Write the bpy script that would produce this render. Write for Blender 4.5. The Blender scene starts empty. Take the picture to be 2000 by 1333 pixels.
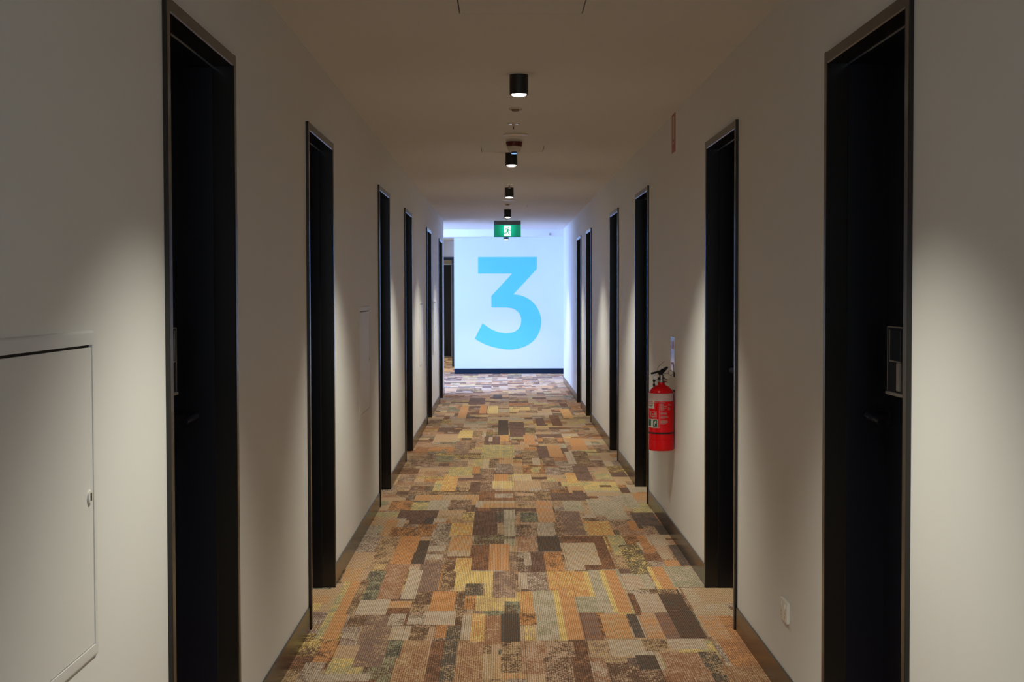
import bpy, bmesh, math, random
from mathutils import Matrix, Vector

# ------------------------------------------------------------------ camera, light, exposure
scene = bpy.context.scene
COL = scene.collection
cam_data = bpy.data.cameras.new('camera')
cam_data.sensor_width = 36.0
cam_data.lens = 50.0
cam_data.clip_start = 0.05
cam_data.clip_end = 200
cam = bpy.data.objects.new('camera', cam_data)
COL.objects.link(cam)
yv = Vector((-20.0, 92.0, -2778.0)).normalized()      # the corridor axis in camera space
roll = math.radians(0.135)
up = Vector((-math.sin(roll), math.cos(roll), 0))
zv = (up - up.dot(yv) * yv).normalized()
xv = yv.cross(zv)
cm = Matrix((xv, yv, zv)).to_4x4()
cm.translation = (0, 0, 1.4)
cam.matrix_world = cm
scene.camera = cam

scene.view_settings.view_transform = 'Standard'
scene.view_settings.look = 'None'
scene.view_settings.gamma = 1.0
scene.view_settings.use_curve_mapping = False
scene.view_settings.exposure = 0.0

world = bpy.data.worlds.new('world')
scene.world = world
world.use_nodes = True
wb = world.node_tree.nodes['Background']
wb.inputs[0].default_value = (0.42, 0.66, 1.0, 1)
wb.inputs[1].default_value = 1.0

LAMP_WATTS = 117.0
SPOT_DEG, SPOT_BLEND = 102.0, 0.65
LAMP_COLOR = (1.0, 0.96, 0.80)
DAY_WATTS = 640.0
DAY_COLOR = (0.245, 0.435, 1.0)
day = bpy.data.lights.new('window_daylight', 'AREA')
day.shape = 'RECTANGLE'
day.size = 2.7
day.size_y = 1.95
day.energy = DAY_WATTS
day.color = DAY_COLOR
dayo = bpy.data.objects.new('window_daylight', day)
dayo.location = (-3.4, 19.90, 1.2)
dayo.rotation_euler = (math.radians(74), 0, 0)   # shines towards +Y, into the lobby
COL.objects.link(dayo)
side_fill = bpy.data.lights.new('side_fill_light', 'AREA')      # fill light added from the right to even out the end wall
side_fill.shape = 'RECTANGLE'
side_fill.size = 1.9
side_fill.size_y = 1.8
side_fill.energy = 80.0
side_fill.color = DAY_COLOR
side_fill_obj = bpy.data.objects.new('side_fill_light', side_fill)
side_fill_obj.location = (2.54, 23.75, 1.2)
side_fill_obj.rotation_euler = (math.radians(90), 0, math.radians(90))
COL.objects.link(side_fill_obj)
rear_fill = bpy.data.lights.new('rear_fill_light', 'AREA')      # cool fill added behind the camera to lift the near walls
rear_fill.shape = 'RECTANGLE'
rear_fill.size = 1.1
rear_fill.size_y = 1.3
rear_fill.energy = 27.0
rear_fill.color = (0.75, 0.87, 1.0)
rear_fill_obj = bpy.data.objects.new('rear_fill_light', rear_fill)
rear_fill_obj.location = (0.08, -3.9, 1.45)
rear_fill_obj.rotation_euler = (math.radians(90), 0, 0)
COL.objects.link(rear_fill_obj)

# ------------------------------------------------------------------ constants of the place
XL, XR, H = -0.808, 0.975, 2.42
YB = -4.0                 # wall behind the camera
LOBBY0 = 19.85            # the left wall ends here
RIGHT_END = 22.46
BEAM0, BEAM1, BEAM_Z = 22.46, 22.66, 2.305
END_Y = 24.92
WALL_T = 0.20
DOOR_W, DOOR_H = 0.885, 2.115
LEFT_DOORS = [3.86, 6.34, 9.75, 12.25, 15.70, 18.70]
RIGHT_DOORS = [3.816, 6.305, 9.855, 12.285, 15.87, 17.85]
PANELS = [2.50, 8.33, 14.2, 16.92]        # access panels in the left wall, centre Y
PAN_W, PAN_Z0, PAN_Z1 = 0.57, 0.71, 1.306

# ------------------------------------------------------------------ materials
def new_mat(name):
    m = bpy.data.materials.new(name)
    m.use_nodes = True
    nt = m.node_tree
    return m, nt, nt.nodes['Principled BSDF']

def plain(name, col, rough=0.5, metal=0.0, spec=0.5, bump=0.0, bscale=200.0, vary=0.0, emit=None, estr=0.0):
    m, nt, b = new_mat(name)
    b.inputs['Base Color'].default_value = (*col, 1)
    b.inputs['Roughness'].default_value = rough
    b.inputs['Metallic'].default_value = metal
    b.inputs['Specular IOR Level'].default_value = spec
    if bump or vary:
        g = nt.nodes.new('ShaderNodeNewGeometry')
        n = nt.nodes.new('ShaderNodeTexNoise')
        n.inputs['Scale'].default_value = bscale
        n.inputs['Detail'].default_value = 4
        nt.links.new(g.outputs['Position'], n.inputs['Vector'])
        if bump:
            bp = nt.nodes.new('ShaderNodeBump')
            bp.inputs['Strength'].default_value = bump
            bp.inputs['Distance'].default_value = 0.002
            nt.links.new(n.outputs['Fac'], bp.inputs['Height'])
            nt.links.new(bp.outputs['Normal'], b.inputs['Normal'])
        if vary:
            n2 = nt.nodes.new('ShaderNodeTexNoise')
            n2.inputs['Scale'].default_value = 2.5
            n2.inputs['Detail'].default_value = 5
            nt.links.new(g.outputs['Position'], n2.inputs['Vector'])
            mx = nt.nodes.new('ShaderNodeMix')
            mx.data_type = 'RGBA'
            mx.inputs[6].default_value = (*[c * (1 - vary) for c in col], 1)
            mx.inputs[7].default_value = (*[min(1, c * (1 + vary)) for c in col], 1)
            nt.links.new(n2.outputs['Fac'], mx.inputs[0])
            nt.links.new(mx.outputs[2], b.inputs['Base Color'])
    if emit:
        b.inputs['Emission Color'].default_value = (*emit, 1)
        b.inputs['Emission Strength'].default_value = estr
    return m

M = {}
M['wall'] = plain('corridor_wall_paint', (0.795, 0.795, 0.79), 0.6, bump=0.08, bscale=300, vary=0.02)
M['ceiling'] = plain('ceiling_paint', (0.715, 0.70, 0.685), 0.8, bump=0.08, bscale=240, vary=0.015)
M['white'] = plain('lobby_wall_paint', (0.80, 0.80, 0.79), 0.6, bump=0.15, bscale=260)
M['endwall'] = plain('end_wall_paint', (0.60, 0.60, 0.62), 0.6, bump=0.05, bscale=260)
M['blue'] = plain('blue_numeral_film', (0.10, 0.47, 0.56), 0.45)
M['bronze'] = plain('dark_gloss_frame_metal', (0.016, 0.013, 0.010), 0.24, spec=0.5, bump=0.04, bscale=120)
M['skirt'] = plain('dark_gloss_skirting', (0.026, 0.019, 0.011), 0.22, spec=0.55)
M['navy'] = plain('dark_navy_skirting', (0.006, 0.012, 0.022), 0.7, spec=0.15)
M['jamb'] = plain('black_jamb_paint', (0.006, 0.006, 0.012), 0.35, spec=0.4)
M['door'] = plain('black_door_laminate', (0.005, 0.005, 0.009), 0.3, spec=0.4, bump=0.05, bscale=60)
M['lockedge'] = plain('pale_lock_edge', (0.34, 0.33, 0.32), 0.45)
M['lock'] = plain('smoked_lock_plate', (0.034, 0.032, 0.035), 0.25, spec=0.6)
M['lockglass'] = plain('black_reader_glass', (0.010, 0.009, 0.012), 0.12, spec=0.6)
M['steel'] = plain('brushed_steel', (0.42, 0.41, 0.39), 0.3, metal=1.0)
M['can'] = plain('black_lamp_housing', (0.010, 0.010, 0.010), 0.5)
M['lens'] = plain('lamp_lens', (0.9, 0.9, 0.9), 0.3, emit=(1.0, 0.97, 0.92), estr=9.0)
M['plastic'] = plain('cream_plastic', (0.66, 0.60, 0.50), 0.35)
M['dome'] = plain('brown_sensor_dome', (0.22, 0.16, 0.10), 0.35)
M['whiteplastic'] = plain('white_plastic', (0.80, 0.78, 0.72), 0.3)
M['dark'] = plain('dark_plastic', (0.010, 0.008, 0.007), 0.45, spec=0.3)
M['redcap'] = plain('red_detector_collar', (0.11, 0.004, 0.002), 0.4)
M['chrome'] = plain('chrome', (0.7, 0.69, 0.66), 0.15, metal=1.0)
M['panel'] = plain('access_panel_paint', (0.775, 0.775, 0.77), 0.5, vary=0.02)
M['gapshade'] = plain('gap_shade_lining', (0.02, 0.017, 0.012), 0.8)
M['red'] = plain('red_enamel', (0.80, 0.003, 0.008), 0.2, spec=0.35)
M['label_pink'] = plain('pale_band_label', (0.62, 0.47, 0.46), 0.4)
M['print'] = plain('pale_label_print', (0.56, 0.28, 0.25), 0.5)
M['sticker'] = plain('white_sticker', (0.75, 0.72, 0.68), 0.45)
M['green'] = plain('green_label', (0.01, 0.10, 0.06), 0.4)
M['rubber'] = plain('black_rubber', (0.010, 0.008, 0.008), 0.5)
M['tag'] = plain('paper_tag', (0.58, 0.54, 0.46), 0.7)
M['redsign'] = plain('red_sign_face', (0.42, 0.06, 0.03), 0.4)
M['palesign'] = plain('pale_sign_face', (0.62, 0.46, 0.36), 0.4)
M['idsign'] = plain('glossy_sign_face', (0.55, 0.55, 0.60), 0.08, spec=0.9)
M['led'] = plain('blue_status_light', (0.1, 0.3, 0.6), 0.3, emit=(0.25, 0.55, 1.0), estr=0.8)
M['signbox'] = plain('grey_sign_housing', (0.16, 0.18, 0.19), 0.45)
M['winframe'] = plain('window_frame_metal', (0.20, 0.20, 0.21), 0.4, metal=0.6)

def exit_green():
    m, nt, b = new_mat('backlit_green_panel')
    tc = nt.nodes.new('ShaderNodeTexCoord')
    mp = nt.nodes.new('ShaderNodeMapping')
    mp.inputs['Scale'].default_value = (7.5, 1, 5.5)
    gr = nt.nodes.new('ShaderNodeTexGradient')
    gr.gradient_type = 'SPHERICAL'
    cr = nt.nodes.new('ShaderNodeValToRGB')
    cr.color_ramp.elements[0].color = (0.0, 0.24, 0.125, 1)
    cr.color_ramp.elements[1].color = (0.0, 0.86, 0.50, 1)
    nt.links.new(tc.outputs['Object'], mp.inputs['Vector'])
    nt.links.new(mp.outputs['Vector'], gr.inputs['Vector'])
    nt.links.new(gr.outputs['Fac'], cr.inputs['Fac'])
    nt.links.new(cr.outputs['Color'], b.inputs['Emission Color'])
    b.inputs['Emission Strength'].default_value = 0.9
    b.inputs['Base Color'].default_value = (0.0, 0.06, 0.035, 1)
    b.inputs['Roughness'].default_value = 0.3
    return m
M['exitgreen'] = exit_green()
M['exitman'] = plain('green_runner_film', (0.0, 0.10, 0.06), 0.4, emit=(0.0, 0.55, 0.30), estr=0.75)
M['exitwhite'] = plain('backlit_white_panel', (0.8, 0.8, 0.8), 0.3, emit=(0.80, 1.0, 0.93), estr=1.5)

def glass_mat():
    m = bpy.data.materials.new('window_glass')
    m.use_nodes = True
    nt = m.node_tree
    nt.nodes.clear()
    out = nt.nodes.new('ShaderNodeOutputMaterial')
    mix = nt.nodes.new('ShaderNodeMixShader')
    fr = nt.nodes.new('ShaderNodeFresnel')
    fr.inputs[0].default_value = 1.45
    tr = nt.nodes.new('ShaderNodeBsdfTransparent')
    tr.inputs[0].default_value = (0.95, 0.97, 0.98, 1)
    gl = nt.nodes.new('ShaderNodeBsdfGlossy')
    gl.inputs['Roughness'].default_value = 0.02
    nt.links.new(fr.outputs[0], mix.inputs[0])
    nt.links.new(tr.outputs[0], mix.inputs[1])
    nt.links.new(gl.outputs[0], mix.inputs[2])
    nt.links.new(mix.outputs[0], out.inputs[0])
    return m
M['glass'] = glass_mat()

def carpet_mat():
    """Loop-pile carpet: each woven patch carries two yarn colours and a wear value; noise decides where the second yarn shows."""
    m, nt, b = new_mat('patchwork_carpet')
    N, L = nt.nodes, nt.links
    a = N.new('ShaderNodeAttribute'); a.attribute_name = 'yarn'
    a2 = N.new('ShaderNodeAttribute'); a2.attribute_name = 'fleck'
    a3 = N.new('ShaderNodeAttribute'); a3.attribute_name = 'wear'
    g = N.new('ShaderNodeNewGeometry')
    mp = N.new('ShaderNodeMapping'); mp.inputs['Scale'].default_value = (1.0, 0.55, 1.0)
    L.new(g.outputs['Position'], mp.inputs['Vector'])
    n1 = N.new('ShaderNodeTexNoise'); n1.inputs['Scale'].default_value = 14; n1.inputs['Detail'].default_value = 9; n1.inputs['Roughness'].default_value = 0.8
    L.new(mp.outputs['Vector'], n1.inputs['Vector'])
    nf = N.new('ShaderNodeTexNoise'); nf.inputs['Scale'].default_value = 115; nf.inputs['Detail'].default_value = 2; nf.inputs['Roughness'].default_value = 0.6
    L.new(mp.outputs['Vector'], nf.inputs['Vector'])
    # share of the second yarn = smoothstep(coarse + fine noise - threshold(wear))
    nm = N.new('ShaderNodeMath'); nm.operation = 'MULTIPLY_ADD'; L.new(nf.outputs['Fac'], nm.inputs[0]); nm.inputs[1].default_value = 0.8; L.new(n1.outputs['Fac'], nm.inputs[2])
    th = N.new('ShaderNodeMath'); th.operation = 'MULTIPLY_ADD'
    L.new(a3.outputs['Fac'], th.inputs[0]); th.inputs[1].default_value = -0.34; th.inputs[2].default_value = 1.065
    sb = N.new('ShaderNodeMath'); sb.operation = 'SUBTRACT'
    L.new(nm.outputs[0], sb.inputs[0]); L.new(th.outputs[0], sb.inputs[1])
    mr = N.new('ShaderNodeMapRange'); mr.interpolation_type = 'SMOOTHSTEP'; mr.inputs[1].default_value = -0.055; mr.inputs[2].default_value = 0.065; mr.inputs[3].default_value = 0.03; mr.inputs[4].default_value = 0.97
    L.new(sb.outputs[0], mr.inputs[0])
    mx = N.new('ShaderNodeMix'); mx.data_type = 'RGBA'
    L.new(mr.outputs[0], mx.inputs[0]); L.new(a.outputs['Color'], mx.inputs[6]); L.new(a2.outputs['Color'], mx.inputs[7])
    # loop rows along the corridor: about 8 mm apart, loops about 7 mm long
    sx = N.new('ShaderNodeSeparateXYZ'); L.new(g.outputs['Position'], sx.inputs[0])
    wx = N.new('ShaderNodeMath'); wx.operation = 'MULTIPLY'; wx.inputs[1].default_value = 2 * math.pi / 0.0083; L.new(sx.outputs['X'], wx.inputs[0])
    sn = N.new('ShaderNodeMath'); sn.operation = 'SINE'; L.new(wx.outputs[0], sn.inputs[0])
    n2 = N.new('ShaderNodeTexNoise'); n2.inputs['Scale'].default_value = 135; n2.inputs['Detail'].default_value = 3; n2.inputs['Roughness'].default_value = 0.7
    L.new(g.outputs['Position'], n2.inputs['Vector'])
    hm = N.new('ShaderNodeMath'); hm.operation = 'MULTIPLY_ADD'; L.new(sn.outputs[0], hm.inputs[0]); hm.inputs[1].default_value = 0.10; L.new(n2.outputs['Fac'], hm.inputs[2])
    mr2 = N.new('ShaderNodeMapRange'); mr2.inputs[1].default_value = 0.22; mr2.inputs[2].default_value = 0.78; mr2.inputs[3].default_value = 0.16; mr2.inputs[4].default_value = 1.86
    L.new(hm.outputs[0], mr2.inputs[0])
    mul = N.new('ShaderNodeMix'); mul.data_type = 'RGBA'; mul.blend_type = 'MULTIPLY'; mul.inputs[0].default_value = 1.0
    L.new(mx.outputs[2], mul.inputs[6]); L.new(mr2.outputs[0], mul.inputs[7])
    L.new(mul.outputs[2], b.inputs['Base Color'])
    b.inputs['Roughness'].default_value = 0.95
    b.inputs['Specular IOR Level'].default_value = 0.15
    bp = N.new('ShaderNodeBump'); bp.inputs['Strength'].default_value = 0.5; bp.inputs['Distance'].default_value = 0.003
    L.new(hm.outputs[0], bp.inputs['Height']); L.new(bp.outputs['Normal'], b.inputs['Normal'])
    return m
M['carpet'] = carpet_mat()
M['underlay'] = plain('carpet_underlay', (0.10, 0.07, 0.045), 0.95, bump=0.5, bscale=90, vary=0.2)

# ------------------------------------------------------------------ helpers
def link(name, mesh, parent=None, loc=None):
    o = bpy.data.objects.new(name, mesh)
    COL.objects.link(o)
    if parent is not None:
        o.parent = parent
    if loc is not None:
        o.location = loc
    return o

def from_bm(name, bm, mat, parent=None, smooth=False, loc=None, flip=False):
    if flip:
        bmesh.ops.reverse_faces(bm, faces=bm.faces)
    me = bpy.data.meshes.new(name)
    bm.to_mesh(me)
    bm.free()
    me.materials.append(mat if not isinstance(mat, str) else M[mat])
    if smooth:
        for p in me.polygons:
            p.use_smooth = True
        try:
            me.set_sharp_from_angle(angle=math.radians(35))
        except Exception:
            pass
    return link(name, me, parent, loc)

def tag(o, label=None, cat=None, group=None, kind=None):
    if label: o['label'] = label
    if cat: o['category'] = cat
    if group: o['group'] = group
    if kind: o['kind'] = kind
    return o

def empty(name, loc=(0, 0, 0), rz=0.0):
    o = bpy.data.objects.new(name, None)
    o.empty_display_size = 0.1
    COL.objects.link(o)
    o.location = loc
    o.rotation_euler = (0, 0, rz)
    return o

def box(bm, x0, x1, y0, y1, z0, z1, bevel=0.0, seg=2):
    b = bmesh.new()
    r = bmesh.ops.create_cube(b, size=1.0)
    for v in b.verts:
        v.co = Vector(((x0 + x1) / 2 + v.co.x * (x1 - x0), (y0 + y1) / 2 + v.co.y * (y1 - y0), (z0 + z1) / 2 + v.co.z * (z1 - z0)))
    if bevel:
        bmesh.ops.bevel(b, geom=list(b.edges), offset=bevel, segments=seg, affect='EDGES', profile=0.5)
    me = bpy.data.meshes.new('tmp')
    b.to_mesh(me); b.free()
    bm.from_mesh(me)
    bpy.data.meshes.remove(me)

def boxobj(name, dims, mat, parent=None, bevel=0.0, seg=2, smooth=False, loc=None):
    bm = bmesh.new()
    box(bm, *dims, bevel=bevel, seg=seg)
    return from_bm(name, bm, mat, parent, smooth, loc)

def lathe(bm, prof, n=32, cap=True, c=(0, 0)):
    """prof: list of (r, z); turned about the vertical through c."""
    rings = []
    for r, z in prof:
        if r < 1e-6:
            rings.append([bm.verts.new((c[0], c[1], z))])
        else:
            rings.append([bm.verts.new((c[0] + r * math.cos(2 * math.pi * k / n), c[1] + r * math.sin(2 * math.pi * k / n), z)) for k in range(n)])
    for A, B in zip(rings, rings[1:]):
        for k in range(n):
            k2 = (k + 1) % n
            if len(A) == 1 and len(B) == 1:
                continue
            if len(A) == 1:
                bm.faces.new((A[0], B[k2], B[k]))
            elif len(B) == 1:
                bm.faces.new((A[k], A[k2], B[0]))
            else:
                bm.faces.new((A[k], A[k2], B[k2], B[k]))
    if cap:
        for R_ in (rings[0], rings[-1]):
            if len(R_) > 1:
                bm.faces.new(R_)
    bmesh.ops.recalc_face_normals(bm, faces=bm.faces)

def tube(bm, pts, r, n=8):
    pts = [Vector(p) for p in pts]
    rings = []
    for i, p in enumerate(pts):
        t = (pts[min(i + 1, len(pts) - 1)] - pts[max(i - 1, 0)]).normalized()
        a = t.cross(Vector((0, 0, 1)))
        if a.length < 1e-3:
            a = t.cross(Vector((1, 0, 0)))
        a.normalize()
        b = t.cross(a)
        rr = r[i] if isinstance(r, (list, tuple)) else r
        rings.append([bm.verts.new(p + rr * (math.cos(2 * math.pi * k / n) * a + math.sin(2 * math.pi * k / n) * b)) for k in range(n)])
    for A, B in zip(rings, rings[1:]):
        for k in range(n):
            bm.faces.new((A[k], A[(k + 1) % n], B[(k + 1) % n], B[k]))
    bm.faces.new(rings[0]); bm.faces.new(rings[-1])
    bmesh.ops.recalc_face_normals(bm, faces=bm.faces)

def slab(bm, axis, p0, p1, ua, ub, va, vb, holes):
    """A slab between p0 and p1 along axis ('x','y','z'), spanning ua..ub, va..vb, pierced by holes (u0,u1,v0,v1)."""
    us = sorted({ua, ub, *[min(max(h[i], ua), ub) for h in holes for i in (0, 1)]})
    vs = sorted({va, vb, *[min(max(h[i], va), vb) for h in holes for i in (2, 3)]})
    nu, nv = len(us) - 1, len(vs) - 1
    def solid(i, j):
        if i < 0 or j < 0 or i >= nu or j >= nv:
            return False
        cu, cv = (us[i] + us[i + 1]) / 2, (vs[j] + vs[j + 1]) / 2
        return not any(h[0] < cu < h[1] and h[2] < cv < h[3] for h in holes)
    def P(p, u, v):
        return {'x': (p, u, v), 'y': (u, p, v), 'z': (u, v, p)}[axis]
    cache = {}
    def V(p, u, v):
        k = P(p, u, v)
        if k not in cache:
            cache[k] = bm.verts.new(k)
        return cache[k]
    for i in range(nu):
        for j in range(nv):
            if not solid(i, j):
                continue
            u0, u1, v0, v1 = us[i], us[i + 1], vs[j], vs[j + 1]
            for p in (p0, p1):
                bm.faces.new((V(p, u0, v0), V(p, u1, v0), V(p, u1, v1), V(p, u0, v1)))
            if not solid(i - 1, j): bm.faces.new((V(p0, u0, v0), V(p0, u0, v1), V(p1, u0, v1), V(p1, u0, v0)))
            if not solid(i + 1, j): bm.faces.new((V(p0, u1, v0), V(p0, u1, v1), V(p1, u1, v1), V(p1, u1, v0)))
            if not solid(i, j - 1): bm.faces.new((V(p0, u0, v0), V(p0, u1, v0), V(p1, u1, v0), V(p1, u0, v0)))
            if not solid(i, j + 1): bm.faces.new((V(p0, u0, v1), V(p0, u1, v1), V(p1, u1, v1), V(p1, u0, v1)))
    bmesh.ops.recalc_face_normals(bm, faces=bm.faces)

def slabobj(name, mat, *a, label=None, cat=None):
    bm = bmesh.new()
    slab(bm, *a)
    return tag(from_bm(name, bm, mat), label, cat, kind='structure')

def copy_tree(o, parent=None):
    c = o.copy()
    COL.objects.link(c)
    if parent is not None:
        c.parent = parent
    for ch in [q for q in bpy.data.objects if q.parent == o]:
        copy_tree(ch, c)
    return c
# ------------------------------------------------------------------ the setting
HATCHES = [(-0.153, 0.297, 4.76, 5.21), (-0.143, 0.297, 9.86, 10.26), (-0.152, 0.298, 16.30, 16.76)]
floor = tag(boxobj('floor', (-8.0, 3.2, YB - 0.3, 33.0, -0.12, -0.006), 'underlay'),
            'patchwork carpet floor of the hotel corridor', 'floor', kind='structure')
slabobj('ceiling', 'ceiling', 'z', H, H + 0.10, -8.0, 3.2, YB - 0.3, 33.0, HATCHES, label='plain beige ceiling running the length of the corridor', cat='ceiling')
dh = lambda c: (c - DOOR_W / 2 + 0.012, c + DOOR_W / 2 - 0.012, -0.12, DOOR_H - 0.012)
_ph = [(p - PAN_W / 2, p + PAN_W / 2, PAN_Z0, PAN_Z1) for p in PANELS]
slabobj('wall_left', 'wall', 'x', XL, XL - WALL_T, YB, LOBBY0, -0.12, H, [dh(c) for c in LEFT_DOORS] + [], label='long beige corridor wall on the left, with doors and access panels', cat='wall')
slabobj('wall_right', 'wall', 'x', XR, XR + WALL_T, YB, RIGHT_END, -0.12, H, [dh(c) for c in RIGHT_DOORS], label='long beige corridor wall on the right, with doors and the fire extinguisher', cat='wall')
slabobj('wall_behind', 'wall', 'y', YB - 0.2, YB, -2.4, 2.4, -0.12, H, [(-0.52, 0.68, 0.75, 2.15)], label='plain beige wall closing the corridor behind the camera', cat='wall')
slabobj('wall_end', 'endwall', 'y', END_Y, END_Y + 0.12, -0.834, 2.6, -0.12, H, [], label='white end wall carrying the big blue numeral', cat='wall')
slabobj('trim_1', 'white', 'y', BEAM0, BEAM1, -5.0, 2.6, BEAM_Z, H, [], label='white bulkhead beam across the ceiling before the end wall', cat='beam')
tag(boxobj('trim_2', (-5.0, 2.6, BEAM1, 25.25, 2.39, H), 'white'), 'white lowered ceiling strip behind the bulkhead beam', 'ceiling', kind='structure')
# lobby to the left (the daylight comes in here) and the short return on the right
slabobj('wall_lobby_near', 'white', 'y', LOBBY0 - 0.14, LOBBY0, -5.2, XL - 0.0005, -0.12, H, [(-4.85, -1.95, 0.12, 2.25)], label='white return wall at the end of the left corridor wall, with the lobby window', cat='wall')
slabobj('wall_lobby_left', 'white', 'x', -5.2, -5.0, LOBBY0 - 0.14, 25.3, -0.12, H, [], label='plain white wall on the left of the lobby', cat='wall')
slabobj('wall_lobby_far', 'white', 'y', 25.25, 25.37, -5.2, -1.38, -0.12, H, [], label='white lobby wall left of the back passage', cat='wall')  # unseen; right edge brought in to keep daylight out of the passage
slabobj('wall_lobby_right', 'white', 'x', 2.6, 2.72, RIGHT_END - 0.2, END_Y + 0.12, -0.12, H, [(22.75, 24.75, 0.25, 2.15)], label='white lobby wall beyond the right corridor wall', cat='wall')
slabobj('wall_lobby_return', 'white', 'y', RIGHT_END - 0.2, RIGHT_END - 0.0005, XR + WALL_T, 2.72, -0.12, H, [], label='white return wall behind the right corridor wall', cat='wall')
# back passage seen through the gap left of the end wall
slabobj('wall_passage_right', 'wall', 'x', -0.79, -0.67, END_Y + 0.12, 32.2, -0.12, H, [], label='grey wall on the right of the back passage', cat='wall')
slabobj('wall_passage_left', 'wall', 'x', -2.12, -2.00, 25.37, 32.2, -0.12, H, [], label='wall on the left of the back passage', cat='wall')
slabobj('wall_passage_middle', 'wall', 'y', 27.42, 27.56, -2.00, -0.79, -0.12, H, [(-1.85, -0.945, -0.12, 2.07)], label='grey wall with a cased doorway in the back passage', cat='wall')
slabobj('wall_passage_far', 'wall', 'y', 31.95, 32.1, -2.12, -0.67, -0.12, H, [(-1.95, -1.135, -0.12, 2.06)], label='wall at the far end of the back passage', cat='wall')

# skirting: one run between each pair of doors
def skirting(name, side, runs, label):
    root = tag(empty(name, ((XL if side < 0 else XR), 0, 0)), label, 'skirting', kind='structure')
    for a, b in runs:
        bm = bmesh.new()
        s = -side
        x0, x1 = (0.0, 0.007 * s)
        box(bm, min(x0, x1), max(x0, x1), a, b, -0.006, 0.098, bevel=0.0006, seg=1)
        from_bm('skirting_board', bm, 'skirt', root)
    return root
def runs(doors, y0, y1):
    out, y = [], y0
    for c in doors:
        out.append((y, c - DOOR_W / 2 - 0.0005)); y = c + DOOR_W / 2 + 0.0005
    out.append((y, y1))
    return out
skirting('baseboard_left', -1, runs(LEFT_DOORS, YB, LOBBY0), 'dark bronze skirting along the foot of the left wall')
skirting('baseboard_right', 1, runs(RIGHT_DOORS, YB, RIGHT_END), 'dark bronze skirting along the foot of the right wall')
bm = bmesh.new(); box(bm, -0.834, 2.59, END_Y - 0.012, END_Y, -0.006, 0.092, bevel=0.0015, seg=1)
tag(from_bm('baseboard_end', bm, 'navy'), 'dark navy skirting under the blue numeral', 'skirting', kind='structure')

# window of the lobby
win = tag(empty('window_1', (-3.4, LOBBY0 - 0.10, 0.12)), 'large lobby window letting cold daylight in', 'window', kind='structure')
bm = bmesh.new()
W2, WH = 1.45, 2.13
box(bm, -W2, W2, -0.04, 0.04, 0, 0.06); box(bm, -W2, W2, -0.04, 0.04, WH - 0.06, WH)
box(bm, -W2, -W2 + 0.06, -0.04, 0.04, 0.06, WH - 0.06); box(bm, W2 - 0.06, W2, -0.04, 0.04, 0.06, WH - 0.06)
from_bm('window_frame', bm, 'winframe', win)
for k in range(3):
    step = (2 * W2 - 0.12) / 3
    x0 = -W2 + 0.06 + k * step
    boxobj('pane', (x0 + 0.02, x0 + step - 0.02, -0.006, 0.006, 0.06, WH - 0.06), 'glass', win)
    if k:
        boxobj('mullion', (x0 - 0.02, x0 + 0.02, -0.035, 0.035, 0.06, WH - 0.06), 'winframe', win)

sw = tag(empty('added_window_3', (2.66, 23.75, 0.25)), 'unseen window added round the corner on the right to fill the end wall', 'window', kind='structure')  # added to go with the side fill, out of view
bm = bmesh.new()
for q in ((-1.0, 1.0, 0, 0.05), (-1.0, 1.0, 1.85, 1.90), (-1.0, -0.95, 0.05, 1.85), (0.95, 1.0, 0.05, 1.85)):
    box(bm, -0.03, 0.03, q[0], q[1], q[2], q[3])
from_bm('window_frame', bm, 'winframe', sw)
boxobj('pane', (-0.005, 0.005, -0.95, 0.95, 0.05, 1.85), 'glass', sw)
rw = tag(empty('added_window_2', (0.08, YB - 0.12, 0.75)), 'unseen window added in the wall behind the camera as cool fill', 'window', kind='structure')  # added to go with the rear fill, out of view
bm = bmesh.new()
for q in ((-0.60, 0.60, 0, 0.05), (-0.60, 0.60, 1.35, 1.40), (-0.60, -0.55, 0.05, 1.35), (0.55, 0.60, 0.05, 1.35)):
    box(bm, q[0], q[1], -0.03, 0.03, q[2], q[3])
from_bm('window_frame', bm, 'winframe', rw)
boxobj('pane', (-0.55, 0.55, -0.005, 0.005, 0.05, 1.35), 'glass', rw)

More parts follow.
